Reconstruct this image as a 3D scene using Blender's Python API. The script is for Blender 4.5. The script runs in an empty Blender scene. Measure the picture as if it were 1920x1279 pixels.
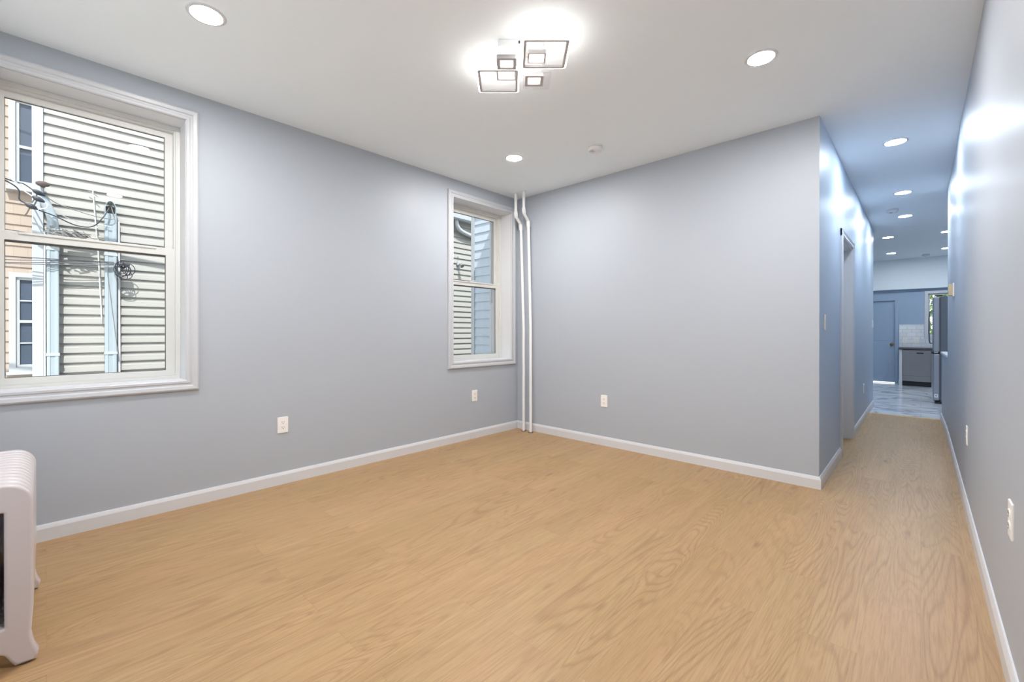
import bpy, bmesh, math, random
from mathutils import Vector, Matrix

SC = bpy.context.scene
COL = SC.collection
PI = math.pi

# ------------------------------------------------------------------ camera
cam_d = bpy.data.cameras.new('camera')
cam_d.sensor_width = 36.0
cam_d.lens = 36 * 818.87 / 1920
cam_d.shift_y = -16.163 / 1920
cam_d.clip_start = 0.02
cam_d.clip_end = 200
cam = bpy.data.objects.new('camera', cam_d)
COL.objects.link(cam)
cam.location = (0, 0, 1.155)
cam.rotation_euler = (PI / 2 - 0.0022, 0, 0.7526)
SC.camera = cam

# ------------------------------------------------------------------ sky, sun, exposure
SKY = 2.6
world = bpy.data.worlds.new('world')
SC.world = world
world.use_nodes = True
wn = world.node_tree
wn.nodes.clear()
wo = wn.nodes.new('ShaderNodeOutputWorld')
wb = wn.nodes.new('ShaderNodeBackground')
# bright thin overcast: paler near the horizon, bluer overhead
tcw = wn.nodes.new('ShaderNodeTexCoord')
sep = wn.nodes.new('ShaderNodeSeparateXYZ')
rmp = wn.nodes.new('ShaderNodeValToRGB')
wn.links.new(tcw.outputs['Generated'], sep.inputs[0])
wn.links.new(sep.outputs[2], rmp.inputs[0])
rmp.color_ramp.elements[0].position = 0.0
rmp.color_ramp.elements[0].color = (1.0, 1.0, 1.0, 1)
rmp.color_ramp.elements[1].position = 0.8
rmp.color_ramp.elements[1].color = (0.72, 0.86, 1.0, 1)
wn.links.new(rmp.outputs[0], wb.inputs[0])
wn.links.new(wb.outputs[0], wo.inputs[0])
wb.inputs[1].default_value = SKY

sun_d = bpy.data.lights.new('sun', 'SUN')
sun_d.energy = 6.8
sun_d.color = (1.0, 0.98, 0.95)
sun_d.angle = math.radians(0.35)
sun = bpy.data.objects.new('sun', sun_d)
COL.objects.link(sun)
SUN_DIR = Vector((-1.0, 0.35, -1.70)).normalized()      # the way the sunlight travels
sun.rotation_euler = SUN_DIR.to_track_quat('-Z', 'Y').to_euler()
sun.location = (6, -2, 9)

SC.view_settings.view_transform = 'Standard'
SC.view_settings.look = 'None'
SC.view_settings.exposure = 0.0
SC.view_settings.gamma = 1.0
SC.view_settings.use_curve_mapping = False
try:
    SC.cycles.use_denoising = True
    SC.cycles.denoiser = 'OPENIMAGEDENOISE'
    SC.cycles.max_bounces = 10
    SC.cycles.diffuse_bounces = 6
    SC.cycles.glossy_bounces = 4
    SC.cycles.transparent_max_bounces = 12
    SC.cycles.sample_clamp_indirect = 6.0
    SC.cycles.caustics_reflective = False
    SC.cycles.caustics_refractive = False
except Exception:
    pass

LAMP_WARM = (1.0, 0.975, 0.96)
LAMP_COOL = (0.78, 0.89, 1.0)
LAMP_KIT = (0.84, 0.92, 1.0)
P_ROOM, P_FIX, P_HALL, P_KIT = 600.0, 13.0, 320.0, 185.0     # how strongly each lamp's face glows

# ------------------------------------------------------------------ materials
def srgb(r, g, b):
    f = lambda c: (c / 255 / 12.92) if c / 255 <= 0.04045 else ((c / 255 + 0.055) / 1.055) ** 2.4
    return (f(r), f(g), f(b), 1.0)

class NT:
    def __init__(s, name):
        s.m = bpy.data.materials.new(name); s.m.use_nodes = True
        s.t = s.m.node_tree; s.t.nodes.clear()
        s.out = s.t.nodes.new('ShaderNodeOutputMaterial')
    def n(s, typ, **kw):
        nd = s.t.nodes.new(typ)
        for k, v in kw.items():
            if k in nd.inputs.keys(): nd.inputs[k].default_value = v
            else: setattr(nd, k, v)
        return nd
    def l(s, a, b): s.t.links.new(a, b)
    def math(s, op, a, b=None, clamp=False):
        nd = s.t.nodes.new('ShaderNodeMath'); nd.operation = op; nd.use_clamp = clamp
        for i, v in enumerate((a, b)):
            if v is None: continue
            if isinstance(v, (int, float)): nd.inputs[i].default_value = v
            else: s.l(v, nd.inputs[i])
        return nd.outputs[0]
    def mix(s, fac, a, b, blend='MIX'):
        nd = s.t.nodes.new('ShaderNodeMix'); nd.data_type = 'RGBA'; nd.blend_type = blend
        for i, v in ((0, fac), (6, a), (7, b)):
            if isinstance(v, (int, float)): nd.inputs[i].default_value = v
            elif isinstance(v, tuple): nd.inputs[i].default_value = v
            else: s.l(v, nd.inputs[i])
        return nd.outputs[2]
    def ramp(s, fac, stops):
        nd = s.t.nodes.new('ShaderNodeValToRGB'); e = nd.color_ramp.elements
        while len(e) < len(stops): e.new(0.5)
        for q, (p, c) in zip(e, stops):
            q.position = p; q.color = c if len(c) == 4 else (*c, 1)
        s.l(fac, nd.inputs[0]); return nd.outputs[0]

def plain(name, col, rough=0.5, metal=0.0, bump=0.0, bscale=60.0, vary=0.0, vscale=3.0, spec=0.5, coat=0.0):
    t = NT(name)
    b = t.n('ShaderNodeBsdfPrincipled')
    b.inputs['Roughness'].default_value = rough
    b.inputs['Metallic'].default_value = metal
    b.inputs['Specular IOR Level'].default_value = spec
    b.inputs['Coat Weight'].default_value = coat
    tc = t.n('ShaderNodeTexCoord')
    nz = t.n('ShaderNodeTexNoise'); nz.inputs['Scale'].default_value = vscale; nz.inputs['Detail'].default_value = 4
    t.l(tc.outputs['Object'], nz.inputs['Vector'])
    k = 1 - vary
    dark = (col[0] * k, col[1] * k, col[2] * k, 1)
    c = t.mix(nz.outputs[0], dark, col)
    t.l(c, b.inputs['Base Color'])
    if bump > 0:
        n2 = t.n('ShaderNodeTexNoise'); n2.inputs['Scale'].default_value = bscale; n2.inputs['Detail'].default_value = 3
        t.l(tc.outputs['Object'], n2.inputs['Vector'])
        bp = t.n('ShaderNodeBump'); bp.inputs['Strength'].default_value = bump; bp.inputs['Distance'].default_value = 0.002
        t.l(n2.outputs[0], bp.inputs['Height']); t.l(bp.outputs[0], b.inputs['Normal'])
    t.l(b.outputs[0], t.out.inputs[0])
    return t.m

def emit(name, col, strength):
    t = NT(name)
    e = t.n('ShaderNodeEmission'); e.inputs[0].default_value = (*col[:3], 1); e.inputs[1].default_value = strength
    t.l(e.outputs[0], t.out.inputs[0]); return t.m

M = {}
M['wall'] = plain('wall_paint', srgb(178, 184, 192), 0.46, bump=0.10, bscale=14, vary=0.02, vscale=2, spec=0.3)
M['wall_kitchen'] = plain('kitchen_wall_paint', srgb(165, 184, 206), 0.46, bump=0.10, bscale=14, vary=0.02, vscale=2, spec=0.3)
M['wall_hall'] = plain('hall_wall_paint', srgb(184, 198, 216), 0.46, bump=0.10, bscale=14, vary=0.02, vscale=2, spec=0.3)  # same paint as the room, bluer to put the hall's cool light into colour
M['casing'] = plain('window_casing_paint', srgb(198, 200, 204), 0.35, vary=0.01)
M['ceiling'] = plain('ceiling_paint', srgb(243, 250, 254), 0.7, bump=0.06, bscale=20, vary=0.02, spec=0.3)
M['trim'] = plain('trim_paint', srgb(216, 217, 220), 0.35, vary=0.01)
M['vinyl'] = plain('window_vinyl', srgb(216, 216, 212), 0.4, vary=0.01)
M['pipe'] = plain('pipe_paint', srgb(240, 240, 240), 0.35, vary=0.02, bump=0.1)
M['plate'] = plain('outlet_plastic', srgb(245, 242, 238), 0.4)
M['dark'] = plain('dark_slot', srgb(40, 36, 36), 0.6)
M['gap'] = plain('grey_gasket', srgb(95, 95, 92), 0.6)
M['radiator'] = plain('radiator_enamel', srgb(206, 198, 199), 0.28, bump=0.35, bscale=22, vary=0.03, coat=0.3)
M['rad_foot'] = plain('rusty_foot', srgb(70, 55, 50), 0.8)
M['plastic'] = plain('detector_plastic', srgb(232, 232, 232), 0.45)
M['brass'] = plain('brass', srgb(150, 125, 80), 0.3, metal=1.0)
M['steel'] = plain('brushed_steel', srgb(150, 152, 156), 0.33, metal=0.9, bump=0.2, bscale=120, vary=0.08)
M['fridge_side'] = plain('fridge_side_paint', srgb(112, 118, 128), 0.45, bump=0.2, bscale=200)
M['fridge_door'] = plain('fridge_door_steel', srgb(165, 170, 182), 0.35, metal=0.6)
M['black'] = plain('black_plastic', srgb(25, 27, 32), 0.4)
M['counter'] = plain('grey_stone_counter', srgb(90, 92, 100), 0.25, vary=0.3, vscale=60)
M['oak_strip'] = plain('threshold_strip', srgb(205, 178, 130), 0.4, vary=0.15, vscale=10)
M['thermo'] = plain('thermostat_beige', srgb(214, 190, 150), 0.5)
M['fixture_white'] = plain('fixture_white', srgb(240, 240, 240), 0.4)
M['fixture_grey'] = plain('fixture_grey_rim', srgb(190, 186, 186), 0.45)
M['siding'] = plain('beige_vinyl_siding', srgb(160, 159, 153), 0.55, bump=0.15, bscale=90, vary=0.03)
M['siding_blue'] = plain('pale_blue_siding', srgb(186, 199, 211), 0.55, bump=0.15, bscale=90, vary=0.03)
M['outdoor_white'] = plain('outdoor_white_trim', srgb(176, 182, 186), 0.45, vary=0.02)
M['downspout'] = plain('downspout_aluminium', srgb(160, 172, 178), 0.4, vary=0.04)
M['cable'] = plain('black_cable', srgb(48, 52, 60), 0.5)
M['cable_white'] = plain('white_cable', srgb(225, 225, 225), 0.5)
M['brown'] = plain('brown_knob', srgb(82, 68, 66), 0.5, vary=0.3, vscale=30)
M['lamp_grey'] = plain('flood_lamp_grey', srgb(120, 120, 115), 0.5)
M['concrete'] = plain('alley_concrete', srgb(205, 204, 200), 0.9, vary=0.1, vscale=1.5)
M['roof'] = plain('roof_felt', srgb(120, 120, 120), 0.9, vary=0.2)
M['bark'] = plain('bark', srgb(90, 72, 55), 0.9, vary=0.4, vscale=12, bump=0.6)
M['leaf'] = plain('leaf_green', srgb(105, 140, 60), 0.6, vary=0.45, vscale=6)
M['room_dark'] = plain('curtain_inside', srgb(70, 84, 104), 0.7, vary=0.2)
M['lens_room'] = emit('led_lens_warm', LAMP_WARM, P_ROOM)
M['lens_hall'] = emit('led_lens_cool', LAMP_COOL, P_HALL)
M['lens_kitchen'] = emit('led_lens_kitchen', LAMP_KIT, P_KIT)
M['led_strip'] = emit('led_strip', (1.0, 0.95, 0.91), P_FIX)
M['led_small'] = emit('led_small_panel', (1.0, 0.95, 0.9), 3.0)

def glass_mat(name, tint=(1, 1, 1, 1), ior=1.45):
    t = NT(name)
    tr = t.n('ShaderNodeBsdfTransparent'); tr.inputs[0].default_value = tint
    gl = t.n('ShaderNodeBsdfGlossy'); gl.inputs['Roughness'].default_value = 0.0
    fr = t.n('ShaderNodeFresnel'); fr.inputs[0].default_value = ior
    mx = t.n('ShaderNodeMixShader')
    ge = t.n('ShaderNodeNewGeometry')
    t.l(t.math('MULTIPLY', fr.outputs[0], t.math('SUBTRACT', 1.0, ge.outputs['Backfacing'])), mx.inputs[0]); t.l(tr.outputs[0], mx.inputs[1]); t.l(gl.outputs[0], mx.inputs[2])
    t.l(mx.outputs[0], t.out.inputs[0]); return t.m
M['glass'] = glass_mat('window_glass')
M['acrylic'] = glass_mat('clear_acrylic', (0.97, 0.97, 0.97, 1), 1.3)

def floor_mat():
    t = NT('oak_plank_floor')
    tc = t.n('ShaderNodeTexCoord')
    sp = t.n('ShaderNodeSeparateXYZ'); t.l(tc.outputs['Object'], sp.inputs[0])
    X, Y = sp.outputs[0], sp.outputs[1]
    cb = t.n('ShaderNodeCombineXYZ'); t.l(Y, cb.inputs[0]); t.l(X, cb.inputs[1])
    br = t.n('ShaderNodeTexBrick')
    br.offset = 0.37; br.offset_frequency = 2
    br.inputs['Scale'].default_value = 1.0
    br.inputs['Brick Width'].default_value = 1.22
    br.inputs['Row Height'].default_value = 0.165
    br.inputs['Mortar Size'].default_value = 0.0009
    br.inputs['Mortar Smooth'].default_value = 0.0
    br.inputs['Color1'].default_value = (0, 0, 0, 1); br.inputs['Color2'].default_value = (1, 1, 1, 1)
    br.inputs['Mortar'].default_value = (0.5, 0.5, 0.5, 1)
    t.l(cb.outputs[0], br.inputs['Vector'])
    rnd = t.math('MULTIPLY', br.outputs[0], 37.0)
    # growth-ring contours: contour lines of a noise stretched along the plank
    def vec(sx, sy, off=0.0):
        c = t.n('ShaderNodeCombineXYZ')
        t.l(t.math('MULTIPLY', X, sx), c.inputs[0]); t.l(t.math('MULTIPLY', Y, sy), c.inputs[1])
        t.l(t.math('ADD', rnd, off), c.inputs[2]); return c.outputs[0]
    def noise(v, scale, detail=3, rough=0.5, dist=0.0):
        n = t.n('ShaderNodeTexNoise'); n.inputs['Scale'].default_value = scale; n.inputs['Detail'].default_value = detail
        n.inputs['Roughness'].default_value = rough; n.inputs['Distortion'].default_value = dist
        t.l(v, n.inputs['Vector']); return n.outputs[0]
    big = noise(vec(4.2, 0.42), 1.0, 2, 0.42, 0.35)
    ph = t.math('MULTIPLY', big, 215.0)
    ring = t.math('SINE', ph)
    ring = t.math('ADD', t.math('MULTIPLY', ring, 0.5), 0.5)
    ring = t.math('POWER', ring, 3.5)
    zone = t.ramp(noise(vec(3.0, 0.6, 9.0), 1.0, 2), [(0.40, (0, 0, 0)), (0.58, (1, 1, 1))])
    ring = t.math('MULTIPLY', ring, zone)
    fine = noise(vec(190.0, 6.0, 3.0), 1.0, 5, 0.7)
    mid = noise(vec(28.0, 1.2, 5.0), 1.0, 4, 0.55, 0.3)
    tone = noise(vec(4.0, 1.0, 7.0), 1.0, 3)
    base = t.mix(br.outputs[0], srgb(171, 140, 97), srgb(179, 148, 106))
    c = t.mix(t.math('MULTIPLY', t.ramp(mid, [(0.35, (1, 1, 1)), (0.62, (0, 0, 0))]), 0.5), base, srgb(162, 127, 86))
    c = t.mix(t.math('MULTIPLY', t.ramp(tone, [(0.4, (0, 0, 0)), (0.68, (1, 1, 1))]), 0.55), c, srgb(184, 146, 106))
    c = t.mix(t.math('MULTIPLY', t.ramp(fine, [(0.45, (0, 0, 0)), (0.75, (1, 1, 1))]), 0.7), c, srgb(140, 105, 68))
    c = t.mix(t.math('MULTIPLY', ring, 0.38), c, srgb(130, 94, 62))
    # sparse knots
    vo = t.n('ShaderNodeTexVoronoi'); vo.inputs['Scale'].default_value = 1.0
    t.l(vec(7.0, 2.4, 1.0), vo.inputs['Vector'])
    kn = t.ramp(vo.outputs['Distance'], [(0.0, (1, 1, 1)), (0.03, (.8, .8, .8)), (0.16, (0, 0, 0))])
    ks = t.ramp(noise(vec(1.7, 1.1, 21.0), 1.0, 1), [(0.48, (0, 0, 0)), (0.56, (1, 1, 1))])
    c = t.mix(t.math('MULTIPLY', t.math('MULTIPLY', kn, ks), 0.65), c, srgb(112, 74, 50))
    seam = t.math('MULTIPLY', br.outputs['Fac'], 0.22)
    c = t.mix(seam, c, srgb(120, 86, 55))
    b = t.n('ShaderNodeBsdfPrincipled')
    t.l(c, b.inputs['Base Color'])
    b.inputs['Roughness'].default_value = 0.42
    b.inputs['Specular IOR Level'].default_value = 0.45
    bp = t.n('ShaderNodeBump'); bp.inputs['Strength'].default_value = 0.12; bp.inputs['Distance'].default_value = 0.001
    t.l(fine, bp.inputs['Height']); t.l(bp.outputs[0], b.inputs['Normal'])
    t.l(b.outputs[0], t.out.inputs[0]); return t.m
M['floor'] = floor_mat()

def marble_mat():
    t = NT('marble_tile')
    tc = t.n('ShaderNodeTexCoord')
    mp = t.n('ShaderNodeMapping'); mp.inputs['Rotation'].default_value = (0, 0, 0.12); mp.inputs['Scale'].default_value = (0.7, 1.5, 1)
    t.l(tc.outputs['Object'], mp.inputs[0])
    n = t.n('ShaderNodeTexNoise'); n.inputs['Scale'].default_value = 1.6; n.inputs['Detail'].default_value = 7; n.inputs['Distortion'].default_value = 0.9
    t.l(mp.outputs[0], n.inputs['Vector'])
    v = t.math('ABSOLUTE', t.math('SUBTRACT', n.outputs[0], 0.5))
    vein = t.ramp(v, [(0.0, (1, 1, 1)), (0.035, (0, 0, 0))])
    cl = t.ramp(n.outputs[0], [(0.3, (0, 0, 0)), (0.8, (1, 1, 1))])
    c = t.mix(cl, srgb(232, 234, 238), srgb(205, 210, 220))
    c = t.mix(t.math('MULTIPLY', vein, 0.75), c, srgb(120, 128, 145))
    br = t.n('ShaderNodeTexBrick'); br.inputs['Scale'].default_value = 1; br.inputs['Brick Width'].default_value = 1.2
    br.inputs['Row Height'].default_value = 0.6; br.inputs['Mortar Size'].default_value = 0.003
    br.inputs['Color1'].default_value = (0, 0, 0, 1); br.inputs['Color2'].default_value = (0, 0, 0, 1); br.inputs['Mortar'].default_value = (1, 1, 1, 1)
    t.l(tc.outputs['Object'], br.inputs['Vector'])
    c = t.mix(t.math('MULTIPLY', br.outputs['Fac'], 0.5), c, srgb(165, 168, 175))
    b = t.n('ShaderNodeBsdfPrincipled'); b.inputs['Roughness'].default_value = 0.15
    t.l(c, b.inputs['Base Color']); t.l(b.outputs[0], t.out.inputs[0]); return t.m
M['marble'] = marble_mat()

def subway_mat():
    t = NT('white_subway_tile')
    tc = t.n('ShaderNodeTexCoord')
    sp = t.n('ShaderNodeSeparateXYZ'); t.l(tc.outputs['Object'], sp.inputs[0])
    cb = t.n('ShaderNodeCombineXYZ'); t.l(sp.outputs[0], cb.inputs[0]); t.l(sp.outputs[2], cb.inputs[1])
    br = t.n('ShaderNodeTexBrick'); br.inputs['Scale'].default_value = 1; br.inputs['Brick Width'].default_value = 0.15
    br.inputs['Row Height'].default_value = 0.075; br.inputs['Mortar Size'].default_value = 0.002
    br.inputs['Color1'].default_value = srgb(222, 226, 230); br.inputs['Color2'].default_value = srgb(232, 236, 240)
    br.inputs['Mortar'].default_value = srgb(170, 175, 180)
    t.l(cb.outputs[0], br.inputs['Vector'])
    b = t.n('ShaderNodeBsdfPrincipled'); b.inputs['Roughness'].default_value = 0.08
    t.l(br.outputs[0], b.inputs['Base Color'])
    bp = t.n('ShaderNodeBump'); bp.inputs['Strength'].default_value = 0.5; bp.inputs['Distance'].default_value = 0.003; bp.invert = True
    t.l(br.outputs['Fac'], bp.inputs['Height']); t.l(bp.outputs[0], b.inputs['Normal'])
    t.l(b.outputs[0], t.out.inputs[0]); return t.m
M['subway'] = subway_mat()

def shingle_mat():
    t = NT('tan_shingle')
    tc = t.n('ShaderNodeTexCoord')
    sp = t.n('ShaderNodeSeparateXYZ'); t.l(tc.outputs['Object'], sp.inputs[0])
    cb = t.n('ShaderNodeCombineXYZ'); t.l(sp.outputs[1], cb.inputs[0]); t.l(sp.outputs[2], cb.inputs[1])
    br = t.n('ShaderNodeTexBrick'); br.inputs['Scale'].default_value = 1; br.inputs['Brick Width'].default_value = 0.11
    br.inputs['Row Height'].default_value = 0.122; br.inputs['Mortar Size'].default_value = 0.002
    br.inputs['Color1'].default_value = srgb(160, 147, 134); br.inputs['Color2'].default_value = srgb(166, 153, 140)
    br.inputs['Mortar'].default_value = srgb(150, 136, 122)
    t.l(cb.outputs[0], br.inputs['Vector'])
    b = t.n('ShaderNodeBsdfPrincipled'); b.inputs['Roughness'].default_value = 0.8
    t.l(br.outputs[0], b.inputs['Base Color']); t.l(b.outputs[0], t.out.inputs[0]); return t.m
M['shingle'] = shingle_mat()

# ------------------------------------------------------------------ mesh helpers
def box(bm, x0, x1, y0, y1, z0, z1):
    vs = [bm.verts.new(p) for p in ((x0, y0, z0), (x1, y0, z0), (x1, y1, z0), (x0, y1, z0),
                                    (x0, y0, z1), (x1, y0, z1), (x1, y1, z1), (x0, y1, z1))]
    for f in ((3, 2, 1, 0), (4, 5, 6, 7), (0, 1, 5, 4), (1, 2, 6, 5), (2, 3, 7, 6), (3, 0, 4, 7)):
        bm.faces.new([vs[i] for i in f])
    return vs

def prism(bm, pts, axis, a, b):
    """closed 2-D outline pts extruded along axis from a to b"""
    def P(u, v, w):
        return {0: (w, u, v), 1: (u, w, v), 2: (u, v, w)}[axis]
    A = [bm.verts.new(P(u, v, a)) for u, v in pts]
    B = [bm.verts.new(P(u, v, b)) for u, v in pts]
    n = len(pts)
    bm.faces.new(A); bm.faces.new(B[::-1])
    for i in range(n):
        j = (i + 1) % n
        bm.faces.new((A[i], B[i], B[j], A[j]))

def lathe(bm, prof, c=(0, 0, 0), axis=2, seg=32, cap=True):
    """profile [(radius, height)] turned round the axis"""
    def P(r, h, t):
        a, b = r * math.cos(t), r * math.sin(t)
        v = {0: (h, a, b), 1: (a, h, b), 2: (a, b, h)}[axis]
        return (v[0] + c[0], v[1] + c[1], v[2] + c[2])
    rings = [[bm.verts.new(P(r, h, 2 * PI * k / seg)) for k in range(seg)] for r, h in prof]
    for A, B in zip(rings, rings[1:]):
        for k in range(seg):
            j = (k + 1) % seg
            bm.faces.new((A[k], A[j], B[j], B[k]))
    if cap:
        bm.faces.new(rings[0][::-1]); bm.faces.new(rings[-1])

def tube(bm, pts, r, seg=12, closed=False):
    pts = [Vector(p) for p in pts]
    n = len(pts); rings = []
    t0 = (pts[1] - pts[0]).normalized()
    up = Vector((0, 0, 1)) if abs(t0.z) < 0.9 else Vector((1, 0, 0))
    u = t0.cross(up).normalized()
    for i, p in enumerate(pts):
        if closed: t = (pts[(i + 1) % n] - pts[i - 1]).normalized()
        else: t = (pts[min(i + 1, n - 1)] - pts[max(i - 1, 0)]).normalized()
        u = (u - t * u.dot(t)).normalized(); v = t.cross(u)
        rr = r[i] if isinstance(r, (list, tuple)) else r
        rings.append([bm.verts.new(p + (u * math.cos(2 * PI * k / seg) + v * math.sin(2 * PI * k / seg)) * rr) for k in range(seg)])
    m = n if closed else n - 1
    for i in range(m):
        A, B = rings[i], rings[(i + 1) % n]
        for k in range(seg):
            j = (k + 1) % seg
            bm.faces.new((A[k], A[j], B[j], B[k]))
    if not closed:
        bm.faces.new(rings[0][::-1]); bm.faces.new(rings[-1])

def smooth_path(pts, k=8):
    pts = [Vector(p) for p in pts]; out = []
    P = [pts[0] * 2 - pts[1]] + pts + [pts[-1] * 2 - pts[-2]]
    for i in range(1, len(P) - 2):
        a, b, c, d = P[i - 1:i + 3]
        for q in range(k):
            t = q / k
            out.append(0.5 * ((2 * b) + (c - a) * t + (2 * a - 5 * b + 4 * c - d) * t * t + (-a + 3 * b - 3 * c + d) * t ** 3))
    out.append(pts[-1]); return out

def rrect(x0, x1, y0, y1, r, k=6):
    o = []
    for cx, cy, a in ((x1 - r, y1 - r, 0), (x0 + r, y1 - r, PI / 2), (x0 + r, y0 + r, PI), (x1 - r, y0 + r, 1.5 * PI)):
        for i in range(k + 1):
            t = a + PI / 2 * i / k
            o.append((cx + r * math.cos(t), cy + r * math.sin(t)))
    return o

def frame_ring(bm, outer, inner, axis, a, b):
    """ring between two outlines with the same number of points, extruded along axis"""
    def P(u, v, w): return {0: (w, u, v), 1: (u, w, v), 2: (u, v, w)}[axis]
    n = len(outer)
    L = [[bm.verts.new(P(*p, w)) for p in o] for o, w in ((outer, a), (inner, a), (inner, b), (outer, b))]
    for q in range(4):
        A, B = L[q], L[(q + 1) % 4]
        for i in range(n):
            j = (i + 1) % n
            bm.faces.new((A[i], A[j], B[j], B[i]))

def link(name, bm, mat, parent=None, bevel=0.0, smooth=False, loc=None, seg=2):
    bmesh.ops.remove_doubles(bm, verts=bm.verts, dist=1e-6)
    bmesh.ops.recalc_face_normals(bm, faces=bm.faces)
    me = bpy.data.meshes.new(name); bm.to_mesh(me); bm.free()
    for m in (mat if isinstance(mat, (list, tuple)) else [mat]): me.materials.append(m)
    o = bpy.data.objects.new(name, me); COL.objects.link(o)
    if parent: o.parent = parent
    if loc: o.location = loc
    if bevel > 0:
        md = o.modifiers.new('bevel', 'BEVEL'); md.width = bevel; md.segments = seg
        md.limit_method = 'ANGLE'; md.angle_limit = math.radians(40)
    if smooth:
        for p in me.polygons: p.use_smooth = True
        try: me.set_sharp_from_angle(angle=math.radians(35))
        except Exception: pass
    return o

def NB(): return bmesh.new()
def bx(name, dims, mat, parent=None, bevel=0.0):
    bm = NB(); box(bm, *dims); return link(name, bm, mat, parent, bevel)

def tag(o, label, cat, group=None, kind=None):
    o['label'] = label; o['category'] = cat
    if group: o['group'] = group
    if kind: o['kind'] = kind
    return o
def struct(o, label=None):
    o['kind'] = 'structure'
    if label: o['label'] = label
    return o
def empty(name, loc, rz=0.0):
    o = bpy.data.objects.new(name, None); COL.objects.link(o)
    o.location = loc; o.rotation_euler = (0, 0, rz); o.empty_display_size = 0.05
    return o
def copy_tree(o, parent=None):
    c = o.copy(); COL.objects.link(c); c.parent = parent
    for ch in list(o.children): copy_tree(ch, c)
    return c

# ------------------------------------------------------------------ room numbers
XL, YB, XC, H = -3.533, 3.869, -0.543, 2.733
YF = -0.45                 # front wall, behind the camera
YCE = 8.80                 # end of the hall's left wall
YRE = 6.85                 # end of the full-height right wall
YKN = 8.02                 # end of the low wall
YTH = 7.97                 # where wood floor meets tile
YK = 12.90                 # far kitchen wall
WO = -3.86                 # outer face of the outside wall
ROOF = 4.2

# ------------------------------------------------------------------ shell
o = struct(bx('floor', (XL - .02, 0.36, YF, YTH, -0.12, 0.0), M['floor']), 'light oak plank floor running into the hall')
struct(bx('floor_kitchen', (-3.0, 2.6, YTH, YK, -0.12, 0.0), M['marble']), 'white marble-look tile floor of the kitchen')
bm = NB(); prism(bm, [(YTH - .02, 0), (YTH + .03, 0), (YTH + .022, .009), (YTH - .012, .009)], 0, XC, 0.2)
struct(link('trim_1', bm, M['oak_strip']), 'wooden threshold strip between the planks and the kitchen tiles')
struct(bx('ceiling', (XL - .02, 2.62, YF, YK, H, H + 0.12), M['ceiling']), 'plain white ceiling')
struct(bx('roof', (WO, 2.9, YF - .9, YK + .4, ROOF - .1, ROOF), M['roof']))  # unseen slab added to keep the sun out, overhanging the front windows

def wall_x(name, x0, x1, y0, y1, z0, z1, openings, mat):
    """wall across x0..x1 with rectangular openings (ya, yb, za, zb)"""
    bm = NB(); ys = sorted({y0, y1, *[v for q in openings for v in q[:2]]})
    zs = sorted({z0, z1, *[v for q in openings for v in q[2:]]})
    def hole(i, j):
        if i < 0 or j < 0 or i >= len(ys) - 1 or j >= len(zs) - 1: return True
        cy, cz = (ys[i] + ys[i + 1]) / 2, (zs[j] + zs[j + 1]) / 2
        return any(a < cy < b and c < cz < d for a, b, c, d in openings)
    def q(*p): bm.faces.new([bm.verts.new(v) for v in p])
    for i in range(len(ys) - 1):
        for j in range(len(zs) - 1):
            if hole(i, j): continue
            a, b, c, d = ys[i], ys[i + 1], zs[j], zs[j + 1]
            for x in (x0, x1): q((x, a, c), (x, b, c), (x, b, d), (x, a, d))
            if hole(i - 1, j): q((x0, a, c), (x1, a, c), (x1, a, d), (x0, a, d))
            if hole(i + 1, j): q((x0, b, c), (x1, b, c), (x1, b, d), (x0, b, d))
            if hole(i, j - 1): q((x0, a, c), (x1, a, c), (x1, b, c), (x0, b, c))
            if hole(i, j + 1): q((x0, a, d), (x1, a, d), (x1, b, d), (x0, b, d))
    return struct(link(name, bm, mat))
def wall_y(name, y0, y1, x0, x1, z0, z1, openings, mat):
    o = wall_x(name, y0, y1, x0, x1, z0, z1, openings, mat)
    for v in o.data.vertices: v.co = (v.co.y, v.co.x, v.co.z)
    o.data.flip_normals(); return o

WZ0, WZ1 = 0.832, 2.548            # window openings
W1 = (-0.238, 0.635); W2 = (2.875, 3.757)
wall_x('wall_left', WO, XL, YF - .3, YB + .12, -3.0, ROOF - .1, [(*W1, WZ0, WZ1), (*W2, WZ0, WZ1)], M['wall'])
wb_ = wall_y('wall_back', YB, YB + .12, XL, XC, 0, H, [], M['wall'])
wb_.data.materials.append(M['wall_hall'])
for p in wb_.data.polygons:                         # its end faces the hall: same paint, tinted for the hall's bluer light
    if p.center.x > XC - .001: p.material_index = 1
DY0, DY1, DZ = 5.062, 5.918, 2.045
wall_x('wall_hall', XC - .12, XC, YB + .12, YCE, 0, H, [(DY0, DY1, 0.0, DZ)], M['wall_hall'])
# right wall: runs dead straight for most of its length, then leans in very slightly
bm = NB(); prism(bm, [(0.221, YF), (0.216, YRE), (0.34, YRE), (0.34, YF)], 2, 0, H)
struct(link('wall_right', bm, M['wall']))
bm = NB(); prism(bm, [(0.216, YRE), (0.200, YKN), (0.34, YKN), (0.34, YRE)], 2, 0, 0.865)
struct(link('wall_knee', bm, M['wall']), 'low wall continuing the right wall towards the kitchen')
bm = NB(); prism(bm, [(0.204, YRE), (0.188, YKN + .012), (0.352, YKN + .012), (0.352, YRE)], 2, 0.865, 0.89)
struct(link('trim_2', bm, M['trim'], bevel=.003), 'white cap board on the low wall')
FWX = (-2.80, -1.65, -0.50)
wall_y('wall_front', YF - .3, YF, XL, 0.34, 0, ROOF - .1, [(x - .475, x + .475, 0.6, 2.6) for x in FWX], M['wall'])
KW = (0.11, 0.98, 1.06, 1.965)
wall_y('wall_kitchen', YK, YK + .2, -3.0, 2.6, 0, H, [(-1.25, -0.422, 0, 1.84), KW], M['wall_kitchen'])
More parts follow.
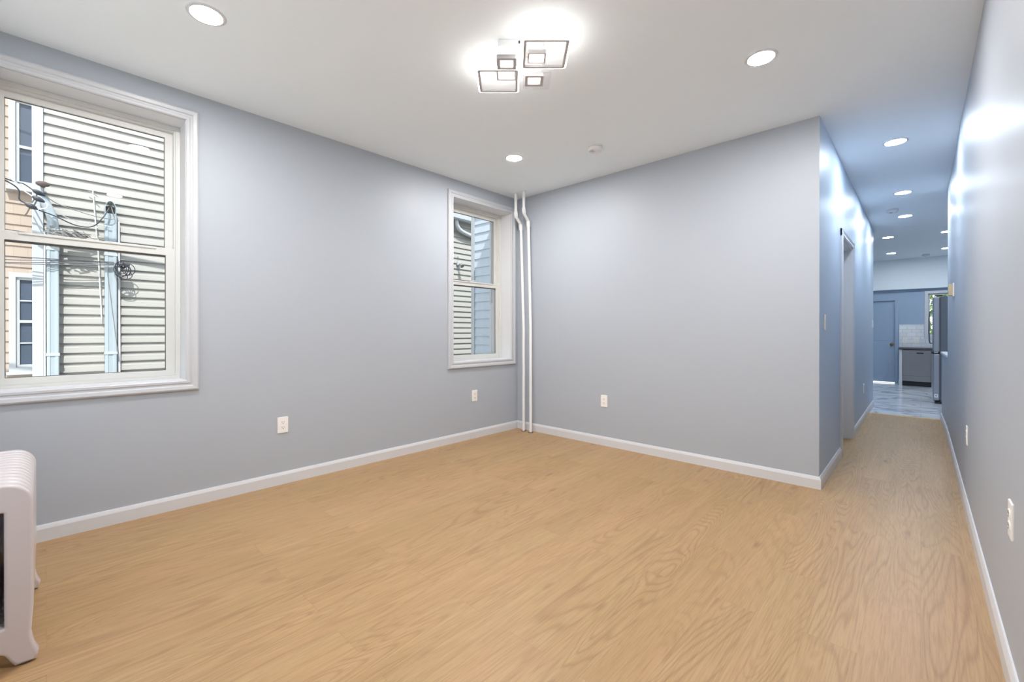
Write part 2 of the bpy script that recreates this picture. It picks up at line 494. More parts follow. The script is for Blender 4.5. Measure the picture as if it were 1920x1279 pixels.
struct(bx('wall_kitchen_left', (-3.12, -3.0, YCE - .12, YK, 0, H), M['wall']))
struct(bx('wall_kitchen_side', (-3.0, XC - .12, YCE - .12, YCE, 0, H), M['wall']))
struct(bx('wall_kitchen_right', (2.6, 2.72, YRE, YK, 0, H), M['wall']))
struct(bx('wall_kitchen_near', (0.34, 2.6, YRE - .12, YRE, 0, H), M['wall']))
struct(bx('floor_side', (0.34, 2.6, YRE, YTH, -0.12, 0.0), M['marble']))
struct(bx('wall_bulkhead', (-3.0, 2.6, YK - .12, YK, 2.075, H), M['ceiling']), 'pale dropped beam along the far kitchen wall')
struct(bx('wall_room_beyond', (-2.6, -2.5, 4.3, 6.7, 0, H), M['wall']))
struct(bx('wall_room_near', (-2.5, XC - .12, 4.3, 4.4, 0, H), M['wall']))
struct(bx('wall_room_far', (-2.5, XC - .12, 6.6, 6.7, 0, H), M['wall']))

# baseboards
def base_profile(h=.09, d=.014):
    return [(0, 0), (d, 0), (d, h - .022), (d * .72, h - .010), (d * .42, h), (0, h)]
def baseboard(name, p0, p1, normal, e0=0.0, e1=0.0):
    """from p0 to p1 on the floor, growing towards normal; e0/e1 mitre the ends"""
    bm = NB(); p0, p1, n = Vector((*p0, 0)), Vector((*p1, 0)), Vector((*normal, 0))
    t = (p1 - p0).normalized(); A = []; B = []
    for d, z in base_profile():
        A.append(bm.verts.new(p0 + n * d - t * d * e0 + Vector((0, 0, z))))
        B.append(bm.verts.new(p1 + n * d + t * d * e1 + Vector((0, 0, z))))
    bm.faces.new(A); bm.faces.new(B[::-1])
    for i in range(len(A)):
        j = (i + 1) % len(A); bm.faces.new((A[i], B[i], B[j], A[j]))
    return struct(link(name, bm, M['trim']))
baseboard('baseboard_left', (XL, YF), (XL, YB), (1, 0), -1, -1)
baseboard('baseboard_back', (XL, YB), (XC, YB), (0, -1), -1, 1)
baseboard('baseboard_hall', (XC, YB), (XC, DY0 - .066), (1, 0), 1, 0)
baseboard('baseboard_hall_far', (XC, DY1 + .066), (XC, YCE), (1, 0), 0, 1)
baseboard('baseboard_right', (0.221, YF), (0.216, YRE), (-1, 0), 0, 0)
baseboard('baseboard_knee', (0.216, YRE), (0.200, YKN), (-1, 0), 0, 1)
baseboard('baseboard_knee_end', (0.200, YKN), (0.34, YKN), (0, 1), 1, 0)
baseboard('baseboard_front', (XL, YF), (0.221, YF), (0, 1), -1, -1)
baseboard('baseboard_kitchen', (-0.365, YK), (-0.335, YK), (0, -1))

# ------------------------------------------------------------------ windows
def casing_ring(bm, y0, y1, z0, z1, w, xf):
    """moulded picture-frame casing on plane x=xf growing to +x"""
    prof = [(0, 0), (0, .012), (.006, .017), (.018, .017), (.024, .013), (.034, .013), (.040, .019), (w - .012, .022), (w - .004, .018), (w, .010), (w, 0)]
    rows = []
    for k, (sy, sz) in enumerate(((-1, -1), (1, -1), (1, 1), (-1, 1))):
        cy, cz = (y0 if sy < 0 else y1), (z0 if sz < 0 else z1)
        rows.append([bm.verts.new((xf + d, cy + sy * u, cz + sz * u)) for u, d in prof])
    for k in range(4):
        A, B = rows[k], rows[(k + 1) % 4]
        for i in range(len(prof)):
            j = (i + 1) % len(prof); bm.faces.new((A[i], A[j], B[j], B[i]))

def rect_ring(bm, y0, y1, z0, z1, wl, wr, wb, wt, xa, xb):
    o = [(y0, z0), (y1, z0), (y1, z1), (y0, z1)]
    i = [(y0 + wl, z0 + wb), (y1 - wr, z0 + wb), (y1 - wr, z1 - wt), (y0 + wl, z1 - wt)]
    frame_ring(bm, o, i, 0, xa, xb)

def sash_window(name, y0, y1, z0, z1, xin=XL, xout=WO, loc=None, rz=0.0):
    root = struct(empty(name, (xin, (y0 + y1) / 2, z0)))
    ox, oy, oz = xin, (y0 + y1) / 2, z0
    def L(nm, bm, mat, par=root, bev=0.0):
        o = link(nm, bm, mat, None, bev)
        for v in o.data.vertices: v.co = (v.co.x - ox, v.co.y - oy, v.co.z - oz)
        o.parent = par; return o
    bm = NB(); casing_ring(bm, y0 + .004, y1 - .004, z0 + .004, z1 - .004, .070, xin); L('casing', bm, M['casing'])
    xf = xin - .158                                    # face of the vinyl frame
    bm = NB(); rect_ring(bm, y0, y1, z0, z1, .006, .006, .006, .006, xf - .01, xin); L('jamb_lining', bm, M['trim'])
    bm = NB()
    rect_ring(bm, y0 + .006, y1 - .006, z0 + .006, z1 - .006, .026, .026, .018, .026, xf - .085, xf)
    rect_ring(bm, y0 + .006, y1 - .006, z0 + .006, z1 - .006, .034, .034, .022, .036, xf - .085, xf - .012)
    L('window_frame', bm, M['vinyl'], bev=.0015)
    a0, a1 = y0 + .034, y1 - .034
    zb, zt, zm = z0 + .024, z1 - .034, 1.690
    # lower sash, on the room side
    bm = NB(); rect_ring(bm, a0, a1, zb, zm + .026, .048, .048, .038, .050, xf - .042, xf - .010)
    box(bm, xf - .010, xf - .002, a0 + .1, a1 - .1, zm + .012, zm + .026)
    lo = L('lower_sash', bm, M['vinyl'], bev=.002)
    bm = NB(); rect_ring(bm, a0 + .047, a1 - .047, zb + .037, zm - .023, .004, .004, .004, .012, xf - .034, xf - .024); L('glazing_bead', bm, M['gap'], lo)
    bm = NB(); box(bm, xf - .030, xf - .026, a0 + .046, a1 - .046, zb + .036, zm - .022); L('pane', bm, M['glass'], lo)
    bm = NB(); cy = (a0 + a1) / 2
    box(bm, xf - .040, xf - .012, cy - .028, cy + .028, zm + .026, zm + .034); box(bm, xf - .03, xf - .006, cy - .01, cy + .022, zm + .034, zm + .043)
    L('sash_lock', bm, M['vinyl'], lo, .002)
    # upper sash, on the street side
    bm = NB(); rect_ring(bm, a0 + .002, a1 - .002, zm - .020, zt, .046, .046, .042, .046, xf - .078, xf - .046)
    up = L('upper_sash', bm, M['vinyl'], bev=.002)
    bm = NB(); rect_ring(bm, a0 + .047, a1 - .047, zm + .021, zt - .045, .003, .003, .003, .003, xf - .068, xf - .058); L('glazing_bead', bm, M['gap'], up)
    bm = NB(); box(bm, xf - .064, xf - .060, a0 + .046, a1 - .046, zm + .020, zt - .044); L('pane', bm, M['glass'], up)
    # outside face: plain trim closing the wall thickness
    bm = NB(); rect_ring(bm, y0 - .07, y1 + .07, z0 - .07, z1 + .07, .074, .074, .074, .074, xout - .03, xout)
    L('outer_casing', bm, M['outdoor_white'])
    if loc: root.location = loc
    root.rotation_euler.z = rz
    return root
w = sash_window('window_1', W1[0], W1[1], WZ0, WZ1); w['label'] = 'white double-hung window nearest the camera in the left wall'
w = sash_window('window_2', W2[0], W2[1], WZ0, WZ1); w['label'] = 'white double-hung window near the far corner by the pipes'
# three front windows behind the camera light the room; the same unit turned by 90 degrees
for k, xc in enumerate(FWX):
    sash_window('window_%d' % (k + 3), -0.475, 0.475, 0.6, 2.6, XL, XL - .3, (xc, YF, 0.6), PI / 2)

# light portals: they give off nothing, they only tell the renderer where daylight comes in
def portal(loc, rot, w, h):
    d = bpy.data.lights.new('window_portal', 'AREA'); d.shape = 'RECTANGLE'; d.size = w; d.size_y = h; d.cycles.is_portal = True
    o = bpy.data.objects.new('window_portal', d); COL.objects.link(o); o.location = loc; o.rotation_euler = rot
for xc in FWX: portal((xc, YF - .31, 1.6), (PI / 2, 0, 0), .95, 2.0)
for w_ in (W1, W2): portal((WO - .02, sum(w_) / 2, (WZ0 + WZ1) / 2), (PI / 2, 0, -PI / 2), .88, 1.72)
portal(((KW[0] + KW[1]) / 2, YK + .21, (KW[2] + KW[3]) / 2), (PI / 2, 0, PI), .87, .9)

# ------------------------------------------------------------------ hall doorway (door_1)
d1 = struct(empty('door_1', (XC, (DY0 + DY1) / 2, 0)), 'white cased doorway in the hall wall')
def Ld(nm, bm, mat, root, bev=0.0, smooth=False):
    o = link(nm, bm, mat, None, bev, smooth)
    L = root.location
    for v in o.data.vertices: v.co = (v.co.x - L.x, v.co.y - L.y, v.co.z - L.z)
    o.parent = root; return o
bm = NB()
for y, s in ((DY0 + .006, -1), (DY1 - .006, 1)):
    pr_ = [(XC, y), (XC + .012, y), (XC + .018, y + s * .012), (XC + .014, y + s * .03), (XC + .022, y + s * .05), (XC + .012, y + s * .068), (XC, y + s * .068)]
    prism(bm, pr_, 2, 0, DZ + .06)
prof = [(XC, DZ - .006), (XC + .012, DZ - .006), (XC + .018, DZ + .006), (XC + .014, DZ + .024), (XC + .022, DZ + .044), (XC + .012, DZ + .062), (XC, DZ + .062)]
A = [bm.verts.new((x, DY0 - .062, z)) for x, z in prof]; B = [bm.verts.new((x, DY1 + .062, z)) for x, z in prof]
bm.faces.new(A); bm.faces.new(B[::-1])
for i in range(7): bm.faces.new((A[i], B[i], B[(i + 1) % 7], A[(i + 1) % 7]))
Ld('casing', bm, M['trim'], d1)
bm = NB()
for a, b in ((DY0, DY0 + .014), (DY1 - .014, DY1)): box(bm, XC - .12, XC, a, b, 0, DZ)
box(bm, XC - .12, XC, DY0 + .014, DY1 - .014, DZ - .014, DZ)
for a, b in ((DY0 + .014, DY0 + .026), (DY1 - .026, DY1 - .014)): box(bm, XC - .075, XC - .04, a, b, 0, DZ - .014)
box(bm, XC - .075, XC - .04, DY0 + .026, DY1 - .026, DZ - .026, DZ - .014)
Ld('door_jamb', bm, M['trim'], d1)
bm = NB(); box(bm, XC - .119, XC - .078, DY0 + .016, DY1 - .016, .008, DZ - .016); Ld('door_leaf', bm, M['trim'], d1, .002)

# kitchen back door (door_2)
d2 = struct(empty('door_2', (-0.83, YK, 0)), 'pale blue back door in the far kitchen wall')
bm = NB(); box(bm, -1.25, -0.424, YK + .03, YK + .07, .024, 1.838)
for z0, z1 in ((.2, .8), (.95, 1.7)):
    for x0 in (-1.16, -.80):
        box(bm, x0, x0 + .28, YK + .022, YK + .03, z0, z1)
lf = Ld('door_leaf', bm, M['wall_kitchen'], d2, .003)
bm = NB()
box(bm, -.422, -.372, YK - .014, YK, 0, 1.885); box(bm, -1.30, -1.25, YK - .014, YK, 0, 1.885); box(bm, -1.25, -.422, YK - .014, YK, 1.84, 1.885)
Ld('casing', bm, M['wall_kitchen'], d2, .003)
bm = NB(); lathe(bm, [(.033, 0), (.033, -.006), (.012, -.01), (.012, -.035), (.026, -.045), (.03, -.06), (.022, -.072), (.006, -.075)], (-.476, YK + .03, .865), 1, 20)
Ld('door_knob', bm, M['brass'], d2, smooth=True)
bm = NB(); box(bm, -1.25, -.422, YK + .02, YK + .2, 0, .006); Ld('sill', bm, M['steel'], d2)

# kitchen window (window_6)
kw = struct(empty('window_6', (0.545, YK, KW[2])), 'narrow bright kitchen window behind the refrigerator')
bm = NB(); o_ = [(KW[0] - .055, KW[2] - .055), (KW[1] + .055, KW[2] - .055), (KW[1] + .055, KW[3] + .055), (KW[0] - .055, KW[3] + .055)]
i_ = [(KW[0], KW[2]), (KW[1], KW[2]), (KW[1], KW[3]), (KW[0], KW[3])]
frame_ring(bm, o_, i_, 1, YK - .015, YK + .001); Ld('casing', bm, M['trim'], kw)
bm = NB(); i2 = [(KW[0] + .03, KW[2] + .03), (KW[1] - .03, KW[2] + .03), (KW[1] - .03, KW[3] - .03), (KW[0] + .03, KW[3] - .03)]
frame_ring(bm, i_, i2, 1, YK + .06, YK + .11)
box(bm, KW[0] + .03, KW[1] - .03, YK + .065, YK + .105, 1.49, 1.53)
for z in (1.76, 1.33): box(bm, KW[0] + .03, KW[1] - .03, YK + .08, YK + .09, z, z + .016)
Ld('sash', bm, M['vinyl'], kw)
bm = NB(); box(bm, KW[0] + .03, KW[1] - .03, YK + .083, YK + .087, KW[2] + .03, KW[3] - .03); Ld('pane', bm, M['glass'], kw)

# ------------------------------------------------------------------ recessed ceiling lights
def downlight(lens, lab, loc, rt=.086, rl=.067):
    root = empty('recessed_light', loc)
    tag(root, lab, 'ceiling light')
    bm = NB(); lathe(bm, [(rl, -.0005), (rl + .002, -.005), (rt - .004, -.004), (rt, -.0002)], (0, 0, 0), 2, 40, cap=False)
    link('trim_ring', bm, M['trim'], root, smooth=True)
    bm = NB(); lathe(bm, [(rl, -.0005), (rl, -.0035), (rl * .6, -.0045), (.001, -.005)], (0, 0, 0), 2, 40)
    link('lens', bm, lens, root, smooth=True)
    return root
a = downlight(M['lens_room'], 'round recessed ceiling light above the near left window', (-2.60, 0.55, H))
def dl(src, loc, lab, lens=None, sc=None):
    c = copy_tree(src); c.location = loc; c['label'] = lab
    if lens:
        for ch in c.children:
            if ch.name.startswith('lens'):
                ch.data = ch.data.copy(); ch.data.materials[0] = lens
    return c
G = 'recessed ceiling lights'
a['group'] = G
dl(a, (-0.675, 2.822, H), 'round recessed ceiling light right of the square ceiling lamp')
dl(a, (-2.701, 2.913, H), 'round recessed ceiling light over the far left corner beside the pipes')
dl(a, (-0.675, 0.55, H), 'round recessed ceiling light just above the camera')
h0 = dl(a, (-0.157, 4.837, H), 'recessed ceiling light at the start of the hall, nearest of the hall row', M['lens_hall'])
def dl2(src, loc, lab):
    c = copy_tree(src); c.location = loc; c['label'] = lab; return c
dl2(h0, (-0.152, 6.657, H), 'recessed hall ceiling light, second from the near end, before the smoke alarm')
dl2(h0, (-0.161, 8.03, H), 'recessed ceiling light over the threshold, third along the hall')
k0 = dl(a, (-0.406, 9.653, H), 'left recessed kitchen light, the nearer of the two on the left', M['lens_kitchen'])
dl2(k0, (-0.441, 11.673, H), 'left recessed kitchen light, farthest from the camera on the left')
dl2(k0, (0.300, 9.725, H), 'nearer recessed kitchen light half hidden by the right wall')
dl2(k0, (0.352, 11.644, H), 'farther recessed kitchen light beside the right wall edge')
dl2(k0, (1.70, 9.7, H), 'recessed kitchen light hidden behind the right wall')  # this and the next are extra lamps, out of view, brightening the kitchen
dl2(k0, (1.70, 11.65, H), 'recessed kitchen light hidden behind the right wall')

# ------------------------------------------------------------------ smoke detectors
def smoke(loc, lab, s=1.0):
    root = empty('smoke_detector', loc); tag(root, lab, 'smoke detector', 'smoke detectors'); root.scale = (s, s, s)
    bm = NB(); lathe(bm, [(.062, 0), (.062, -.008), (.058, -.010)], (0, 0, 0), 2, 40); link('mounting_plate', bm, M['plastic'], root, smooth=True)
    bm = NB(); lathe(bm, [(.054, -.010), (.060, -.014), (.060, -.030), (.055, -.040), (.030, -.043), (.028, -.046), (.004, -.046)], (0, 0, 0), 2, 40)
    link('cover', bm, M['plastic'], root, smooth=True)
    bm = NB()
    for k in range(5): box(bm, -.03 + .002 * k, .005, -.045 + .009 * k, -.042 + .009 * k, -.0478, -.0425)
    link('vent_slots', bm, M['fixture_grey'], root)
    bm = NB(); lathe(bm, [(.009, -.040), (.009, -.0475), (.001, -.048)], (.035, .01, 0), 2, 16); link('test_button', bm, M['plastic'], root, smooth=True)
    return root
smoke((-2.033, 3.21, H), 'white smoke detector on the living room ceiling')
smoke((-0.274, 7.495, H), 'smoke detector on the hall ceiling between two hall lights')
smoke((0.071, 12.30, H), 'smoke detector at the far end of the kitchen ceiling')

# ------------------------------------------------------------------ square LED ceiling lamp
fx = empty('ceiling_lamp', (0, 0, H), 0.7526)       # its local axes: x to the right of the lens, y away from the camera
tag(fx, 'modern ceiling lamp of overlapping glowing square frames', 'ceiling lamp')
# canopy
bm = NB(); box(bm, -.075, .175, 2.36, 2.60, -.035, 0); can = link('canopy', bm, M['fixture_white'], fx, .004)
bm = NB()
for x in (.035, .052, .069): box(bm, x, x + .008, 2.358, 2.3605, -.024, -.010)
link('vent_hole', bm, M['dark'], can)
bm = NB(); box(bm, -.02, .12, 2.42, 2.54, -.06, -.035); link('driver_box', bm, M['fixture_white'], fx, .003)
def sq_frame(x0, x1, y0, y1, z, ww, nm, rounded=.022):
    """a square hoop: white glowing outside wall and top, grey inner wall facing in"""
    bm = NB(); o1 = rrect(x0, x1, y0, y1, rounded); i1 = rrect(x0 + ww, x1 - ww, y0 + ww, y1 - ww, rounded * .55)
    frame_ring(bm, o1, i1, 2, z, z + .016)
    f = link(nm, bm, M['led_strip'], fx)
    bm = NB(); o2 = rrect(x0 + ww, x1 - ww, y0 + ww, y1 - ww, rounded * .55); w2 = ww + .013
    i2 = rrect(x0 + w2, x1 - w2, y0 + w2, y1 - w2, rounded * .4)
    frame_ring(bm, o2, i2, 2, z - .002, z + .010)
    link('inner_rim', bm, M['fixture_grey'], f)
    return f
sq_frame(.052, .302, 2.215, 2.470, -.095, .008, 'large_square')
sq_frame(-.205, .043, 2.472, 2.718, -.095, .008, 'large_square')
def small_sq(x0, x1, y0, y1, z, grey=.012, plate=None):
    bm = NB(); frame_ring(bm, rrect(x0, x1, y0, y1, .008), rrect(x0 + grey, x1 - grey, y0 + grey, y1 - grey, .004), 2, z, z + .022)
    s = link('small_square', bm, M['fixture_grey'], fx)
    bm = NB(); box(bm, x0 + grey, x1 - grey, y0 + grey, y1 - grey, z + .008, z + .012); link('diffuser', bm, M['led_small'], s)
    if plate:
        a, b, c, d = plate
        bm = NB(); frame_ring(bm, rrect(a, b, c, d, .010), rrect(x0 - .001, x1 + .001, y0 - .001, y1 + .001, .004), 2, z + .012, z + .020)
        for k in range(1, 6):
            q = k / 6.0
            aa, bb, cc, dd = x0 + (a - x0) * q, x1 + (b - x1) * q, y0 + (c - y0) * q, y1 + (d - y1) * q
            frame_ring(bm, rrect(aa - .001, bb + .001, cc - .001, dd + .001, .007), rrect(aa, bb, cc, dd, .006), 2, z + .0105, z + .0125)
        link('acrylic_plate', bm, M['acrylic'], s)
small_sq(-.083, .024, 2.362, 2.466, -.103, .017, (-.127, .036, 2.319, 2.472))
small_sq(.076, .184, 2.525, 2.632, -.103, .017, (.066, .228, 2.506, 2.680))
small_sq(.086, .184, 2.355, 2.450, -.080, .008)
small_sq(-.089, .025, 2.509, 2.611, -.080, .008)
bm = NB()
bm.free()
for x, y in ((.07, 2.40), (.02, 2.54)):
    bm = NB(); box(bm, x - .006, x + .006, y - .05, y + .05, -.075, -.035); link('arm', bm, M['fixture_white'], fx)
# shift the whole lamp's geometry onto its own base point
cx, cy = .05, 2.48
for ch in fx.children: ch.location = (ch.location.x - cx, ch.location.y - cy, ch.location.z)
R_ = Matrix.Rotation(0.7526, 3, 'Z') @ Vector((cx, cy, 0)); fx.location = (R_.x, R_.y, H)

# ------------------------------------------------------------------ outlets and switches
def outlet(loc, nrm, lab, kind='outlet'):
    """local plate lies in x-z, facing local -y"""
    rz = {'+x': PI / 2, '-y': 0, '-x': -PI / 2}[nrm]
    root = empty('power_outlet' if kind == 'outlet' else 'light_switch', loc, rz)
    tag(root, lab, 'outlet' if kind == 'outlet' else 'switch', 'duplex wall outlets' if kind == 'outlet' else None)
    bm = NB(); prism(bm, rrect(-.038, .038, -.060, .060, .004, 3), 1, -.006, 0); link('cover_plate', bm, M['plate'], root, .0018)
    if kind == 'outlet':
        for z in (.020, -.020):
            bm = NB(); prism(bm, rrect(-.017, .017, z - .014, z + .014, .009, 4), 1, -.0085, -.0055); s = link('socket', bm, M['plate'], root)
            bm = NB(); box(bm, -.0085, -.0062, -.0092, -.0084, z - .001, z + .008); box(bm, .0062, .0085, -.0092, -.0084, z - .001, z + .007)
            lathe(bm, [(.0028, -.0084), (.0028, -.0092)], (0, 0, z - .008), 1, 12); link('slots', bm, M['dark'], s)
        bm = NB(); lathe(bm, [(.003, -.006), (.0025, -.0072)], (0, 0, 0), 1, 12); link('screw', bm, M['plate'], root)
    else:
        bm = NB(); prism(bm, [(-.0165, .033), (-.0165, -.033), (.0165, -.033), (.0165, .033)], 1, -.0085, -.0055); link('rocker', bm, M['plate'], root, .001)
    return root
outlet((XL, 1.228, .447), '+x', 'white double outlet on the left wall below and between the windows')
outlet((XL, 3.177, .459), '+x', 'white double outlet directly under the far corner window')
outlet((-2.342, YB, .449), '-y', 'white double outlet on the back wall right of the pipes')
outlet((XC, 7.245, .415), '+x', 'white outlet low on the hall wall beyond the doorway')
outlet((.2185, 4.03, .49), '-x', 'white outlet low on the right wall, the farther of two')
outlet((.2199, 2.17, .535), '-x', 'white outlet low on the right wall nearest the camera')
outlet((XC, 4.10, 1.225), '+x', 'white light switch on the hall wall just past the corner', 'switch')
outlet((XC, 8.675, 1.27), '+x', 'white light switch at the far end of the hall wall', 'switch')

# beige wall thermostat / intercom box on the right wall
th = empty('wall_thermostat', (.217, 5.62, 1.53)); tag(th, 'small beige thermostat box on the right wall of the hall', 'thermostat')
bm = NB(); box(bm, -.010, 0, -.05, .05, -.062, .062); link('back_plate', bm, M['plate'], th, .002)
bm = NB(); box(bm, -.036, -.010, -.040, .040, -.052, .052); cv = link('cover', bm, M['thermo'], th, .004)
bm = NB(); box(bm, -.038, -.036, -.010, .010, -.030, -.022); link('lever', bm, M['dark'], cv)

# ------------------------------------------------------------------ heating pipes in the corner
def pipe(name, up, low, zj0, zj1, lab):
    root = empty('heating_pipe', (low[0], low[1], 0)); tag(root, lab, 'pipe', 'heating pipes')
    ux, uy = up[0] - low[0], up[1] - low[1]
    bm = NB()
    tube(bm, [(ux, uy, H), (ux, uy, H - .02), (ux, uy, zj0)], .0165, 16)
    link('upper_run', bm, M['pipe'], root, smooth=True)
    bm = NB(); tube(bm, [(low[2] - low[0], 0, zj1), (0, 0, 1.2), (0, 0, .004)], .0165, 16)
    link('lower_run', bm, M['pipe'], root, smooth=True)
    lx = low[2] - low[0]
    bm = NB(); tube(bm, smooth_path([(ux, uy, zj0 + .01), (ux + .08 * (lx - ux), uy * .97, zj0 - .03), (lx - .08 * (lx - ux), uy * .06, zj1 + .035), (lx, 0, zj1 - .01)], 5), .0165, 16)
    link('offset_run', bm, M['pipe'], root, smooth=True)
    for p, q in (((ux, uy, zj0 + .025), (ux + .15 * (lx - ux), uy * .9, zj0 - .035)), ((lx - .15 * (lx - ux), uy * .1, zj1 + .04), (lx, 0, zj1 - .025))):
        bm = NB(); tube(bm, [p, (Vector(p) + Vector(q)) / 2, q], [.0215, .0225, .0215], 16); link('elbow', bm, M['pipe'], root, smooth=True)
    bm = NB(); lathe(bm, [(.017, 0), (.030, 0), (.028, .004), (.018, .006)], (0, 0, 0.0005), 2, 24, False); link('floor_collar', bm, M['brown'], root, smooth=True)
    bm = NB(); lathe(bm, [(.017, 0), (.034, 0), (.032, -.004), (.018, -.006)], (ux, uy, H), 2, 24, False); link('ceiling_collar', bm, M['pipe'], root, smooth=True)
    return root
pipe('p1', (-3.378, 3.67), (-3.363, 3.79, -3.405), 2.50, 2.36, 'left of the two white heating pipes in the far corner')
pipe('p2', (-3.256, 3.67), (-3.257, 3.79, -3.290), 2.52, 2.38, 'right of the two white heating pipes in the far corner')

# ------------------------------------------------------------------ cast iron radiator
def curve_plate(name, splines, ext, bev, mat, parent):
    cu = bpy.data.curves.new(name, 'CURVE'); cu.dimensions = '2D'; cu.fill_mode = 'BOTH'
    cu.extrude = ext; cu.bevel_depth = bev; cu.bevel_resolution = 3
    for pts in splines:
        s = cu.splines.new('POLY'); s.points.add(len(pts) - 1)
        for q, (u, v) in zip(s.points, pts): q.co = (u, v, 0, 1)
        s.use_cyclic_u = True
    o = bpy.data.objects.new(name, cu); COL.objects.link(o)
    dg = bpy.context.evaluated_depsgraph_get()
    me = bpy.data.meshes.new_from_object(o.evaluated_get(dg))
    bpy.data.objects.remove(o)
    # local (u, v, n) -> (n, u, v)
    for v in me.vertices: v.co = (v.co.z, v.co.x, v.co.y)
    me.materials.clear(); me.materials.append(mat)
    for p in me.polygons: p.use_smooth = True
    try: me.set_sharp_from_angle(angle=math.radians(50))
    except Exception: pass
    r = bpy.data.objects.new(name, me); COL.objects.link(r); r.parent = parent; return r

def rad_outline(feet):
    """outline in (y, z), front edge at y=0, back at y=-.235, top .632"""
    D, T = .235, .632; b = .009
    o = []
    def arc(cx, cz, r, a0, a1, n=8):
        for i in range(n + 1):
            t = math.radians(a0 + (a1 - a0) * i / n); o.append((cx + r * math.cos(t), cz + r * math.sin(t)))
    y1, y0 = -b, -D + b
    arc(y1 - .055, T - b - .045, .0, 0, 0, 0) if False else None
    def sup(cx, cz, rx, rz, a0, a1, n=9):
        for i in range(n + 1):
            t = math.radians(a0 + (a1 - a0) * i / n); o.append((cx + rx * math.cos(t), cz + rz * math.sin(t)))
    sup(y1 - .060, T - b - .060, .060, .060, 0, 90)
    sup(y0 + .060, T - b - .060, .060, .060, 90, 180)
    if feet:
        o += [(y0, .2), (y0 + .006, .10), (y0 - .002, .055), (y0 - .012, .03), (y0 - .008, .012), (y0 + .030, .012), (y0 + .040, .03), (y0 + .052, .055), (y0 + .075, .07),
              (y1 - .075, .07), (y1 - .052, .055), (y1 - .040, .03), (y1 - .030, .012), (y1 + .008, .012), (y1 + .012, .03), (y1 + .002, .055), (y1 - .006, .10), (y1, .2)]
    else:
        o += [(y0, .2), (y0 + .008, .11), (y0 + .03, .085), (y1 - .03, .085), (y1 - .008, .11), (y1, .2)]
    return o
rad = empty('radiator', (-2.60, -0.030, 0)); tag(rad, 'white enamelled cast iron column radiator at the left edge of the room', 'radiator')
def rad_section(feet):
    D = .235; holes = []
    for c in (-.076, -.159):                            # two slots between three columns
        holes.append(rrect(c - .0095 - .009 + .002, c + .0095 + .009 - .002, .135, .545, .012, 5)[::-1])
    return curve_plate('radiator_section', [rad_outline(feet)] + holes, .0125, .009, M['radiator'], rad)
NS, PITCH = 13, .0515
sA = rad_section(True); sB = rad_section(False)
sA.location.x = (NS - 1) / 2 * PITCH; sB.location.x = sA.location.x - PITCH
for k in range(2, NS):
    src = sA if k == NS - 1 else sB
    c = src.copy(); COL.objects.link(c); c.parent = rad; c.location.x = sA.location.x - k * PITCH
for sx in (1, -1):
    for y in (-.013, -.222):
        bm = NB(); lathe(bm, [(.020, 0), (.022, .003), (.019, .006)], (sx * (NS - 1) / 2 * PITCH, y - .005, 0), 2, 16); link('foot_pad', bm, M['rad_foot'], rad, smooth=True)
for z in (.13, .56):
    bm = NB(); tube(bm, [(-.33, -.117, z), (.33, -.117, z)], .024, 16); link('connecting_hub', bm, M['radiator'], rad, smooth=True)
bm = NB(); tube(bm, [(-.38, -.117, 0.0), (-.38, -.117, .06), (-.38, -.117, .13)], .014, 12); tube(bm, [(-.40, -.117, .13), (-.33, -.117, .13)], .02, 12)
lathe(bm, [(.02, .15), (.03, .155), (.03, .17), (.02, .178)], (-.38, -.117, 0), 2, 16); link('valve', bm, M['brass'], rad, smooth=True)

# ------------------------------------------------------------------ kitchen
fr = empty('refrigerator', (.50, 10.07, 0)); tag(fr, 'tall stainless refrigerator seen from its side in the kitchen', 'refrigerator')
bm = NB(); box(bm, -.272, .30, -.37, .37, .04, 1.715); link('cabinet', bm, M['fridge_side'], fr, .006)
bm = NB(); box(bm, -.358, -.282, -.37, .37, .83, 1.705); up = link('upper_door', bm, M['fridge_door'], fr, .012)
bm = NB(); box(bm, -.358, -.282, -.37, .37, .055, .795); lo = link('freezer_drawer', bm, M['fridge_door'], fr, .012)
bm = NB(); box(bm, -.283, -.271, -.36, .36, .06, 1.70); link('door_gasket', bm, M['gap'], fr)
bm = NB(); box(bm, -.372, -.350, -.36, .36, .796, .829); link('handle_recess', bm, M['black'], lo)
bm = NB(); tube(bm, smooth_path([(-.358, .30, .95), (-.395, .30, 1.0), (-.395, .30, 1.45), (-.358, .30, 1.5)], 4), .009, 8); link('door_handle', bm, M['steel'], up, smooth=True)
bm = NB(); box(bm, -.345, -.300, -.3716, -.370, .10, .155); st = link('sticker', bm, M['plate'], lo)
bm = NB(); lathe(bm, [(.008, -.3716), (.008, -.3722)], (-.3225, 0, .128), 1, 12); link('sticker_mark', bm, M['dark'], st)
bm = NB(); box(bm, -.33, .28, -.35, .35, 0, .04); link('toe_grille', bm, M['black'], fr)
for y in (-.36, .28):
    bm = NB(); box(bm, -.33, -.25, y, y + .08, 1.715, 1.735); link('hinge_cover', bm, M['black'], fr)

